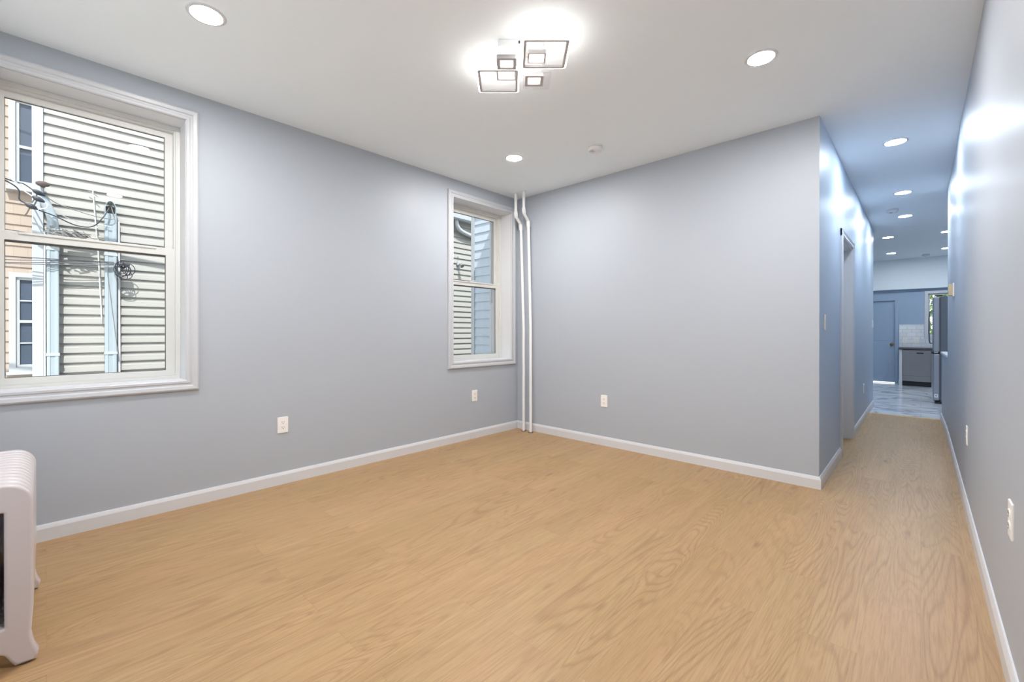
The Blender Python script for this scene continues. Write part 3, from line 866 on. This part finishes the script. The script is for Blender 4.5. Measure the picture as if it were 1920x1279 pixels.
dw = empty('dishwasher', (-.067, 12.69, 0)); tag(dw, 'stainless steel dishwasher under the grey counter', 'dishwasher')
bm = NB(); box(bm, -.222, .222, -.16, .20, .02, .765); link('tub', bm, M['black'], dw)
bm = NB(); box(bm, -.222, .222, -.19, -.161, .10, .765); dd = link('door', bm, M['steel'], dw, .006)
bm = NB(); box(bm, .0, .105, -.193, -.189, .685, .71); link('pocket_handle', bm, M['black'], dd)
bm = NB(); box(bm, -.222, .222, -.1925, -.19, .215, .219); link('seam_line', bm, M['gap'], dd)
bm = NB(); box(bm, -.222, .222, -.17, -.14, 0, .092); link('toe_kick', bm, M['black'], dw)
bc = empty('base_cabinet', (.45, 12.69, 0)); tag(bc, 'white base cabinet right of the dishwasher behind the refrigerator', 'cabinet')
bm = NB(); box(bm, -.29, .7, -.17, .205, .1, .77); box(bm, -.29, .7, -.13, .205, 0, .1); link('cabinet_body', bm, M['trim'], bc)
for x0, x1 in ((-.28, .20), (.21, .69)):
    bm = NB(); box(bm, x0, x1, -.19, -.171, .115, .76); d_ = link('cabinet_door', bm, M['trim'], bc, .003)
    bm = NB(); tube(bm, [(x1 - .04, -.215, .62), (x1 - .04, -.215, .74)], .005, 8); link('door_handle', bm, M['steel'], d_, smooth=True)
ep = bx('end_panel', (-.340, -.292, 12.50, 12.895, 0, .772), M['trim'], None, .002); tag(ep, 'white end panel left of the dishwasher', 'panel')
ct = bx('countertop', (-.352, 1.16, 12.47, 12.897, .775, .812), M['counter'], None, .004); tag(ct, 'dark grey stone countertop over the dishwasher', 'countertop')
bs = NB(); box(bs, -.352, .050, 12.885, YK - .0005, .812, 1.303); box(bs, .050, 1.045, 12.885, YK - .0005, .812, 1.0)
bs = link('tile_backsplash', bs, M['subway']); tag(bs, 'white glossy subway tile backsplash above the counter', 'backsplash')
for x in (-.26, -.07):
    oo = outlet((x, 12.885, .96), '-y', 'white outlet on the tile backsplash, %s one' % ('left' if x < -.2 else 'right'))

# ------------------------------------------------------------------ outside
struct(bx('ground', (-30, 30, -25, 45, -3.2, -3.0), M['concrete']), 'concrete alley ground far below')
# own building's rear wing seen through the far window
own = NB()
PB = .133; z = 2.68 - 40 * PB
YW = 4.6
WTOP = 3.05
prof = []
zz = z
while zz < ROOF:
    zz += PB
for k in range(46):
    za = 2.68 - 40 * PB + k * PB
    if za > WTOP - PB: break
    pts = [(YW - .016, za), (YW - .004, za + PB), (YW, za + PB), (YW, za)]
    # clapboard course: thick at its lower edge
    A = [own.verts.new((-5.10, y, q)) for y, q in pts]; B = [own.verts.new((WO, y, q)) for y, q in pts]
    own.faces.new(A); own.faces.new(B[::-1])
    for i in range(4): own.faces.new((A[i], B[i], B[(i + 1) % 4], A[(i + 1) % 4]))
wing = empty('rear_wing', (-4.5, 4.7, -3.0)); tag(wing, 'pale blue clapboard wing wall outside the far window', 'building')
def Lw(nm, bm, mat, root, bev=0.0, smooth=False): return Ld(nm, bm, mat, root, bev, smooth)
Lw('clapboard_siding', own, M['siding_blue'], wing)
bm = NB(); box(bm, -5.10, WO, YW, YW + 3.5, -3, WTOP); Lw('wing_wall', bm, M['siding_blue'], wing)
bm = NB(); box(bm, -5.165, -5.09, YW - .025, YW + .05, -3, WTOP); Lw('corner_board', bm, M['outdoor_white'], wing)
bm = NB(); box(bm, -5.18, WO, YW - .05, YW + 3.5, WTOP, WTOP + .08); Lw('wing_roof', bm, M['roof'], wing)

# beige vinyl-sided house across the gap
XS = -6.70; PS = .105
house = empty('siding_house', (XS - 2, 5.0, -3.0)); tag(house, 'beige vinyl sided house across the narrow gap outside the windows', 'building')
bm = NB(); rows = []
y0h, y1h = -.02, 11.0
ztop = 5.6
k = 0; prof = []
zz = 1.552 - 44 * PS
while zz < ztop:
    # from the bottom lip of a double-four course upwards
    prof += [(XS, zz), (XS + .020, zz + .0005), (XS + .019, zz + .012), (XS + .010, zz + .060), (XS + .0065, zz + .066), (XS + .003, zz + PS - .0005)]
    zz += PS
prof.append((XS, zz))
prof = [(XS - .1, prof[0][1])] + prof + [(XS - .1, zz)]
A = [bm.verts.new((x, y0h, q)) for x, q in prof]; B = [bm.verts.new((x, y1h, q)) for x, q in prof]
for i in range(len(prof) - 1): bm.faces.new((A[i], B[i], B[i + 1], A[i + 1]))
Lw('vinyl_siding', bm, M['siding'], house)
bm = NB(); box(bm, XS - .75, XS - .05, y0h + .01, 1.5, -3, zz); box(bm, XS - 4, XS - .05, 1.5, y1h - .01, -3, zz); Lw('house_body', bm, M['siding'], house)
bm = NB(); box(bm, XS - .02, XS + .035, -.094, -.014, -3, zz); box(bm, XS - .10, XS - .02, -.094, -.014, -3, zz); Lw('corner_board', bm, M['outdoor_white'], house, .003)
bm = NB(); box(bm, XS - .02, XS + .15, 4.4, y1h, 3.33, 3.40); Lw('soffit', bm, M['outdoor_white'], house)
bm = NB(); prism(bm, [(XS + .15, 3.32), (XS + .20, 3.34), (XS + .21, 3.44), (XS + .15, 3.44)], 1, 4.4, y1h); Lw('gutter', bm, M['outdoor_white'], house)
bm = NB(); box(bm, XS - .8, XS + .25, -.2, 1.5, zz, zz + .15); box(bm, XS - 4.1, XS + .25, 1.5, y1h, zz, zz + .15); Lw('house_roof', bm, M['roof'], house)
bm = NB(); tube(bm, smooth_path([(XS + .10, 5.47, 3.33), (XS + .10, 5.48, 3.24), (XS + .09, 5.55, 3.16), (XS + .08, 5.70, 3.11), (XS + .07, 6.0, 3.07), (XS + .07, 6.4, 3.05)], 6), .040, 14)
Lw('gutter_elbow', bm, M['outdoor_white'], house, smooth=True)

# tan shingled house behind, with two windows
XH = -7.6; PH = .122
tan = empty('shingled_house', (XH - 2, -3.0, -3.0)); tag(tan, 'tan shingled house with white windows at the left of the near window view', 'building')
bm = NB(); prof = []; zz = 2.385 - 44 * PH
while zz < 6.0:
    prof += [(XH, zz), (XH + .016, zz + .0005), (XH + .004, zz + PH - .0005)]; zz += PH
prof = [(XH - .1, prof[0][1])] + prof + [(XH - .1, zz)]
winZ = ((2.80, 3.86), (0.69, 1.83))
A = [bm.verts.new((x, -8.0, q)) for x, q in prof]; B = [bm.verts.new((x, 1.2, q)) for x, q in prof]
for i in range(len(prof) - 1): bm.faces.new((A[i], B[i], B[i + 1], A[i + 1]))
Lw('shingles', bm, M['shingle'], tan)
bm = NB(); box(bm, XH - 3, XH - .05, -8, 1.2, -3, zz); Lw('house_body', bm, M['shingle'], tan)
for (za, zb), zm in zip(winZ, (3.28, 1.27)):
    y0, y1 = -.285, .46
    fo = [(y0, za), (y1, za), (y1, zb), (y0, zb)]
    c = .052
    fi = [(y0 + c, za + c), (y1 - c, za + c), (y1 - c, zb - c), (y0 + c, zb - c)]
    bm = NB(); frame_ring(bm, fo, fi, 0, XH, XH + .06); box(bm, XH, XH + .08, y0 - .02, y1 + .02, za - .03, za + .004)
    wf = Lw('house_window', bm, M['outdoor_white'], tan)
    bm = NB(); c2 = .082
    fj = [(y0 + c2, za + c2), (y1 - c2, za + c2), (y1 - c2, zb - c2), (y0 + c2, zb - c2)]
    frame_ring(bm, fi, fj, 0, XH + .018, XH + .04); box(bm, XH + .018, XH + .045, y0 + c2, y1 - c2, zm - .016, zm + .016)
    for q in (.5,):
        for (a_, b_) in ((za + c2, zm), (zm, zb - c2)):
            if za < 2: box(bm, XH + .022, XH + .034, y0 + c2, y1 - c2, (a_ + b_) / 2 - .008, (a_ + b_) / 2 + .008)
    s = link('sash', bm, M['outdoor_white'])
    for v in s.data.vertices: v.co = Vector(v.co) - tan.location
    s.parent = wf
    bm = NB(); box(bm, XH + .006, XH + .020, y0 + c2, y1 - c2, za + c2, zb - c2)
    s = link('window_opening', bm, M['room_dark'])  # flat dark sheet behind the pane, coloured to pass for an unlit room
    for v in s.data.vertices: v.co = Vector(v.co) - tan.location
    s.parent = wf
    bm = NB(); box(bm, XH + .024, XH + .027, y0 + c2, y1 - c2, za + c2, zb - c2)
    s = link('pane', bm, M['glass'])
    for v in s.data.vertices: v.co = Vector(v.co) - tan.location
    s.parent = wf

# downspouts on the siding house
def spout(name, lab, cat, y0, y1, ztop, x0, x1, cap=False, elbow=False):
    r = empty(name, ((x0 + x1) / 2, (y0 + y1) / 2, -3)); tag(r, lab, cat)
    g = (y1 - y0)
    bm = NB(); prism(bm, [(y0, x0), (y1, x0), (y1, x1), (y1 - .008, x1 + .004), (y1 - g * .3, x1 + .002), (y1 - g * .34, x1 - .002), (y0 + g * .3, x1 - .002), (y0 + g * .26, x1 + .004), (y0, x1)], 2, -3.0, ztop)
    for v in bm.verts: v.co = (v.co.y, v.co.x, v.co.z)
    Lw('spout_pipe', bm, M['downspout'], r)
    for z in (0.9, 2.0):
        bm = NB(); box(bm, x0, x1 + .006, y0 - .006, y1 + .006, z, z + .03); Lw('strap', bm, M['outdoor_white'], r)
    return r
d_a = spout('rain_downspout', 'white downspout on the siding house corner, elbowed at its top', 'downspout', .008, .096, 2.30, XS + .050, XS + .115)
bm = NB(); tube(bm, smooth_path([(XS + .085, .052, 2.25), (XS + .085, .050, 2.33), (XS + .085, .025, 2.42), (XS + .085, -.005, 2.50), (XS + .085, -.015, 2.54)], 5), .040, 14)
Lw('elbow', bm, M['downspout'], d_a, smooth=True)
d_b = spout('cable_raceway', 'white square raceway with arched open top in the middle of the near window view', 'raceway', .450, .548, 2.47, XS + .024, XS + .10)
# hooded open top
bm = NB(); hp = [(.452, 2.46)] + [(.497 + .047 * math.cos(math.radians(t)), 2.52 + .09 * math.sin(math.radians(t))) for t in range(180, -1, -15)] + [(.542, 2.46)]
A = [bm.verts.new((XS + .024, a_, b_)) for a_, b_ in hp]; B = [bm.verts.new((XS + .11, a_, b_)) for a_, b_ in hp]
for i in range(len(hp) - 1): bm.faces.new((A[i], B[i], B[i + 1], A[i + 1]))
ho = Lw('hood', bm, M['downspout'], d_b)
md = ho.modifiers.new('solid', 'SOLIDIFY'); md.thickness = .005
bm = NB(); box(bm, XS + .024, XS + .034, .458, .536, 2.46, 2.56); Lw('hood_back', bm, M['gap'], d_b)
# slim white conduits
def rod(name, lab, cat, pts, r, mat, group=None, seg=8):
    p0 = Vector(pts[0]); bm = NB(); tube(bm, [Vector(p) - p0 for p in pts], r, seg)
    o = link(name, bm, mat, None, smooth=True); o.location = p0; return tag(o, lab, cat, group)
rod('conduit', 'thin white conduit running down right of the square raceway', 'conduit', [(XS + .045, .572, -3), (XS + .045, .572, 1.0), (XS + .045, .568, 2.40)], .011, M['cable_white'])
rod('conduit', 'thin white conduit between the corner board and the elbowed downspout', 'conduit', [(XS + .047, -.006, -3), (XS + .047, -.006, 1.5), (XS + .047, -.006, 2.2)], .007, M['cable_white'])
# dotted white pole standing off the wall left of the raceway
ap = empty('antenna_mast', (XS + .12, .41, 1.3)); tag(ap, 'slim white mast with small arms left of the square raceway', 'mast')
bm = NB(); tube(bm, [(XS + .06, .425, 1.3), (XS + .06, .40, 2.0), (XS + .06, .355, 2.72)], .0055, 8); Lw('mast_pole', bm, M['cable_white'], ap, smooth=True)
bm = NB(); tube(bm, [(XS + .05, .32, 2.69), (XS + .06, .355, 2.675), (XS + .07, .395, 2.64)], .005, 6); Lw('cross_arm', bm, M['lamp_grey'], ap, smooth=True)
for z in (2.3, 2.0, 1.7):
    bm = NB(); box(bm, XS + .0235, XS + .06, .385 + (2.3 - z) * .03, .395 + (2.3 - z) * .03, z, z + .012); Lw('bracket', bm, M['cable_white'], ap)
# insulators
XI = XS + .24
def insulator(name, lab, c, s=1.0, mat=None):
    r = empty(name, c); tag(r, lab, 'cable clamp')
    bm = NB(); tube(bm, [(0, -.040 * s, .020 * s), (0, -.022 * s, .010 * s), (0, .0, .0), (0, .026 * s, -.012 * s), (0, .044 * s, -.022 * s)], [.010 * s, .021 * s, .024 * s, .018 * s, .007 * s], 14); link('clamp_body', bm, mat or M['cable'], r, smooth=True)
    bm = NB(); tube(bm, [(0, -.012 * s, -.02 * s), (-.10, -.03, -.05), (-.19, -.05, -.07)], .006, 8); link('clamp_bracket', bm, M['lamp_grey'], r, smooth=True)
    return r
insulator('cable_splice', 'black cable splice clamp, upper one by the house corner', (XI, -.045, 2.545))
insulator('cable_splice', 'black cable splice clamp, middle one by the house corner', (XI + .03, -.048, 2.475))
insulator('cable_splice', 'black cable splice clamp, lowest one left of the house corner', (XI - .004, -.095, 2.400))
kn = empty('vent_cap', (XS + .16, -.018, 2.655)); tag(kn, 'brown round knob cap mounted at the siding house corner', 'cap')
bm = NB(); lathe(bm, [(.020, -.115), (.020, 0), (.045, .006), (.052, .018), (.038, .030), (.008, .034)], (0, 0, 0), 0, 20)
for v in bm.verts: v.co = (v.co.x, v.co.y, v.co.z * .55)
link('cap', bm, M['brown'], kn, smooth=True)

# cables
def cable(lab, pts, r=.005, mat=None, k=10):
    P = smooth_path(pts, k); return rod('overhead_cable', lab, 'cable', P, r, mat or M['cable'], 'service cables outside the near window', 6)
cable('black cable dropping from the left into the lowest splice clamp', [(XI + .2, -.60, 2.72), (XI, -.215, 2.585), (XI, -.175, 2.455), (XI, -.135, 2.42)], .006)
cable('black cable entering the upper splice clamp from the left', [(XI + .3, -.60, 2.66), (XI + .03, -.22, 2.615), (XI, -.15, 2.612), (XI, -.085, 2.565)], .006)
cable('white cable entering the middle splice clamp from the left', [(XI + .4, -.60, 2.80), (XI + .08, -.20, 2.60), (XI + .05, -.15, 2.54), (XI + .03, -.088, 2.495)], .005, M['cable_white'])
cable('black cable sagging from the lowest clamp to the raceway hood', [(XI, -.046, 2.372), (XS + .22, .06, 2.34), (XS + .19, .22, 2.275), (XS + .17, .35, 2.29), (XS + .17, .43, 2.40), (XS + .15, .475, 2.50), (XS + .12, .48, 2.53)], .006)
cable('thin grey cable from the upper clamp to the raceway hood', [(XI, .0, 2.52), (XS + .18, .10, 2.47), (XS + .16, .25, 2.43), (XS + .14, .40, 2.405), (XS + .13, .52, 2.41), (XS + .125, .51, 2.50), (XS + .08, .505, 2.545)], .004, M['lamp_grey'])
cable('white cable from the middle clamp to the raceway', [(XI + .03, -.003, 2.45), (XS + .20, .08, 2.39), (XS + .16, .2, 2.33), (XS + .13, .36, 2.325), (XS + .125, .50, 2.32)], .004, M['cable_white'])
cable('short white loop hanging from the middle clamp', [(XI + .01, -.008, 2.46), (XI + .03, .012, 2.44), (XI + .03, .008, 2.40), (XI + .02, -.03, 2.385), (XI + .01, -.055, 2.39)], .005, M['cable_white'], 6)
for i, (za, zb, zc, nm) in enumerate(((1.895, 1.905, 1.925, 'topmost'), (1.862, 1.895, 1.915, 'second'), (1.835, 1.872, 1.905, 'third'), (1.825, 1.85, 1.895, 'lowest'))):
    cable('thin black cable running level to the coil, %s of the lower four' % nm, [(XS + .18, -.7, za - .02), (XS + .16, -.22, za), (XS + .15, .1, zb), (XS + .14, .52, zc)], .0042)
for i, (za, zb, nm) in enumerate(((2.14, 2.09, 'upper'), (2.10, 2.055, 'middle'), (2.075, 2.035, 'lower'))):
    cable('thin black cable running level above the coil, %s of three' % nm, [(XS + .26, -.7, za + .02), (XS + .25, -.22, za), (XS + .25, .1, (za + zb) / 2), (XS + .20, .57, zb)], .0042)
# bundle of loose terminals between the two sets
random.seed(4)
tb = empty('terminal_bundle', (XS + .18, .15, 2.17)); tag(tb, 'grey tangle of cable terminals beside the elbowed downspout', 'cable bundle')
bm = NB()
for k in range(48):
    c = Vector((random.uniform(-.03, .03), random.uniform(-.13, .17), 0)); c.z = random.uniform(-.045, .045) - c.y * .12
    d = Vector((random.uniform(-.3, .3), 1, random.uniform(-.9, .5))).normalized() * random.uniform(.02, .05)
    tube(bm, [c - d, c, c + d], random.uniform(.003, .008), 6)
link('loose_ends', bm, M['lamp_grey'], tb, smooth=True)
bm = NB(); prism(bm, rrect(-.03, .15, -.06, .045, .015), 0, -.055, -.02); link('terminal_box', bm, M['lamp_grey'], tb, .004)
# hanging coil
coil = empty('cable_coil', (XS + .135, .60, 1.85)); tag(coil, 'tangled coil of black cable hanging from the square raceway', 'cable coil')
bm = NB()
for k in range(7):
    cx_, cz_ = random.uniform(-.03, .045), random.uniform(-.06, .02); ra, rb = random.uniform(.035, .065), random.uniform(.045, .085)
    rot = random.uniform(-.8, .8); pts = []
    for i in range(24):
        t = 2 * PI * i / 24; a_, b_ = ra * math.cos(t), rb * math.sin(t)
        pts.append((random.uniform(-.002, .002) + .004 * k, cx_ + a_ * math.cos(rot) - b_ * math.sin(rot), cz_ + a_ * math.sin(rot) + b_ * math.cos(rot)))
    tube(bm, pts, .0042, 6, closed=True)
link('coil_loops', bm, M['cable'], coil, smooth=True)
bm = NB(); box(bm, -.02, .02, -.055, .055, .045, .068); tube(bm, [(-.01, -.03, .05), (-.01, .0, .02), (-.01, .03, .05)], .014, 8); link('coil_clip', bm, M['cable'], coil, .003)
for a_, b_, lab in (((XS + .12, .465, 1.85), (XS + .12, .555, .9), 'thin grey cable slanting down across the square raceway'),):
    m_ = [(a_[i] + b_[i]) / 2 for i in range(3)]; cable(lab, [a_, m_, b_], .0032, M['lamp_grey'])
# overhead service wire out of view that throws the long slanting shadow
cable('thick service cable passing overhead between the houses', [(-5.5, -1.2, 4.27), (-5.5, -.32, 4.11), (-5.5, .58, 3.95)], .020)

# flood lamp on the siding by the far window
fl = empty('flood_lamp', (XS + .024, 5.56, 2.48)); tag(fl, 'small white floodlight on the siding seen in the far window', 'lamp')
bm = NB(); box(bm, 0, .05, -.03, .045, -.02, .05); link('junction_box', bm, M['outdoor_white'], fl, .004)
bm = NB(); tube(bm, [(.05, .01, .0), (.10, .01, -.02), (.13, .01, -.05)], [.012, .03, .042], 14); link('lamp_head', bm, M['lamp_grey'], fl, smooth=True)
bm = NB(); box(bm, 0, .02, -.005, .02, .14, .165); link('cable_clip', bm, M['outdoor_white'], fl)

# tree behind the kitchen window
tr = empty('tree', (1.2, 18.5, -3.0)); tag(tr, 'leafy green tree outside the kitchen window', 'tree')
bm = NB(); tube(bm, [(0, 0, 0), (.05, 0, 2), (.1, .05, 4), (.1, 0, 5.4)], [.22, .17, .12, .05], 12); link('trunk', bm, M['bark'], tr, smooth=True)
random.seed(7); bm = NB()
for k in range(2600):
    a_, r_ = random.uniform(0, 2 * PI), random.uniform(.2, 1) ** .5
    zz = random.uniform(-1, 1); rr = math.sqrt(max(0, 1 - zz * zz)) * r_
    c = Vector((rr * math.cos(a_) * 2.0, rr * math.sin(a_) * 1.6, 4.3 + zz * 1.5))
    u = Vector((random.uniform(-1, 1), random.uniform(-1, 1), random.uniform(-1, 1))).normalized() * .10
    v = u.orthogonal().normalized() * .055
    bm.faces.new([bm.verts.new(p) for p in (c - u, c - v, c + u, c + v)])
link('foliage', bm, M['leaf'], tr)
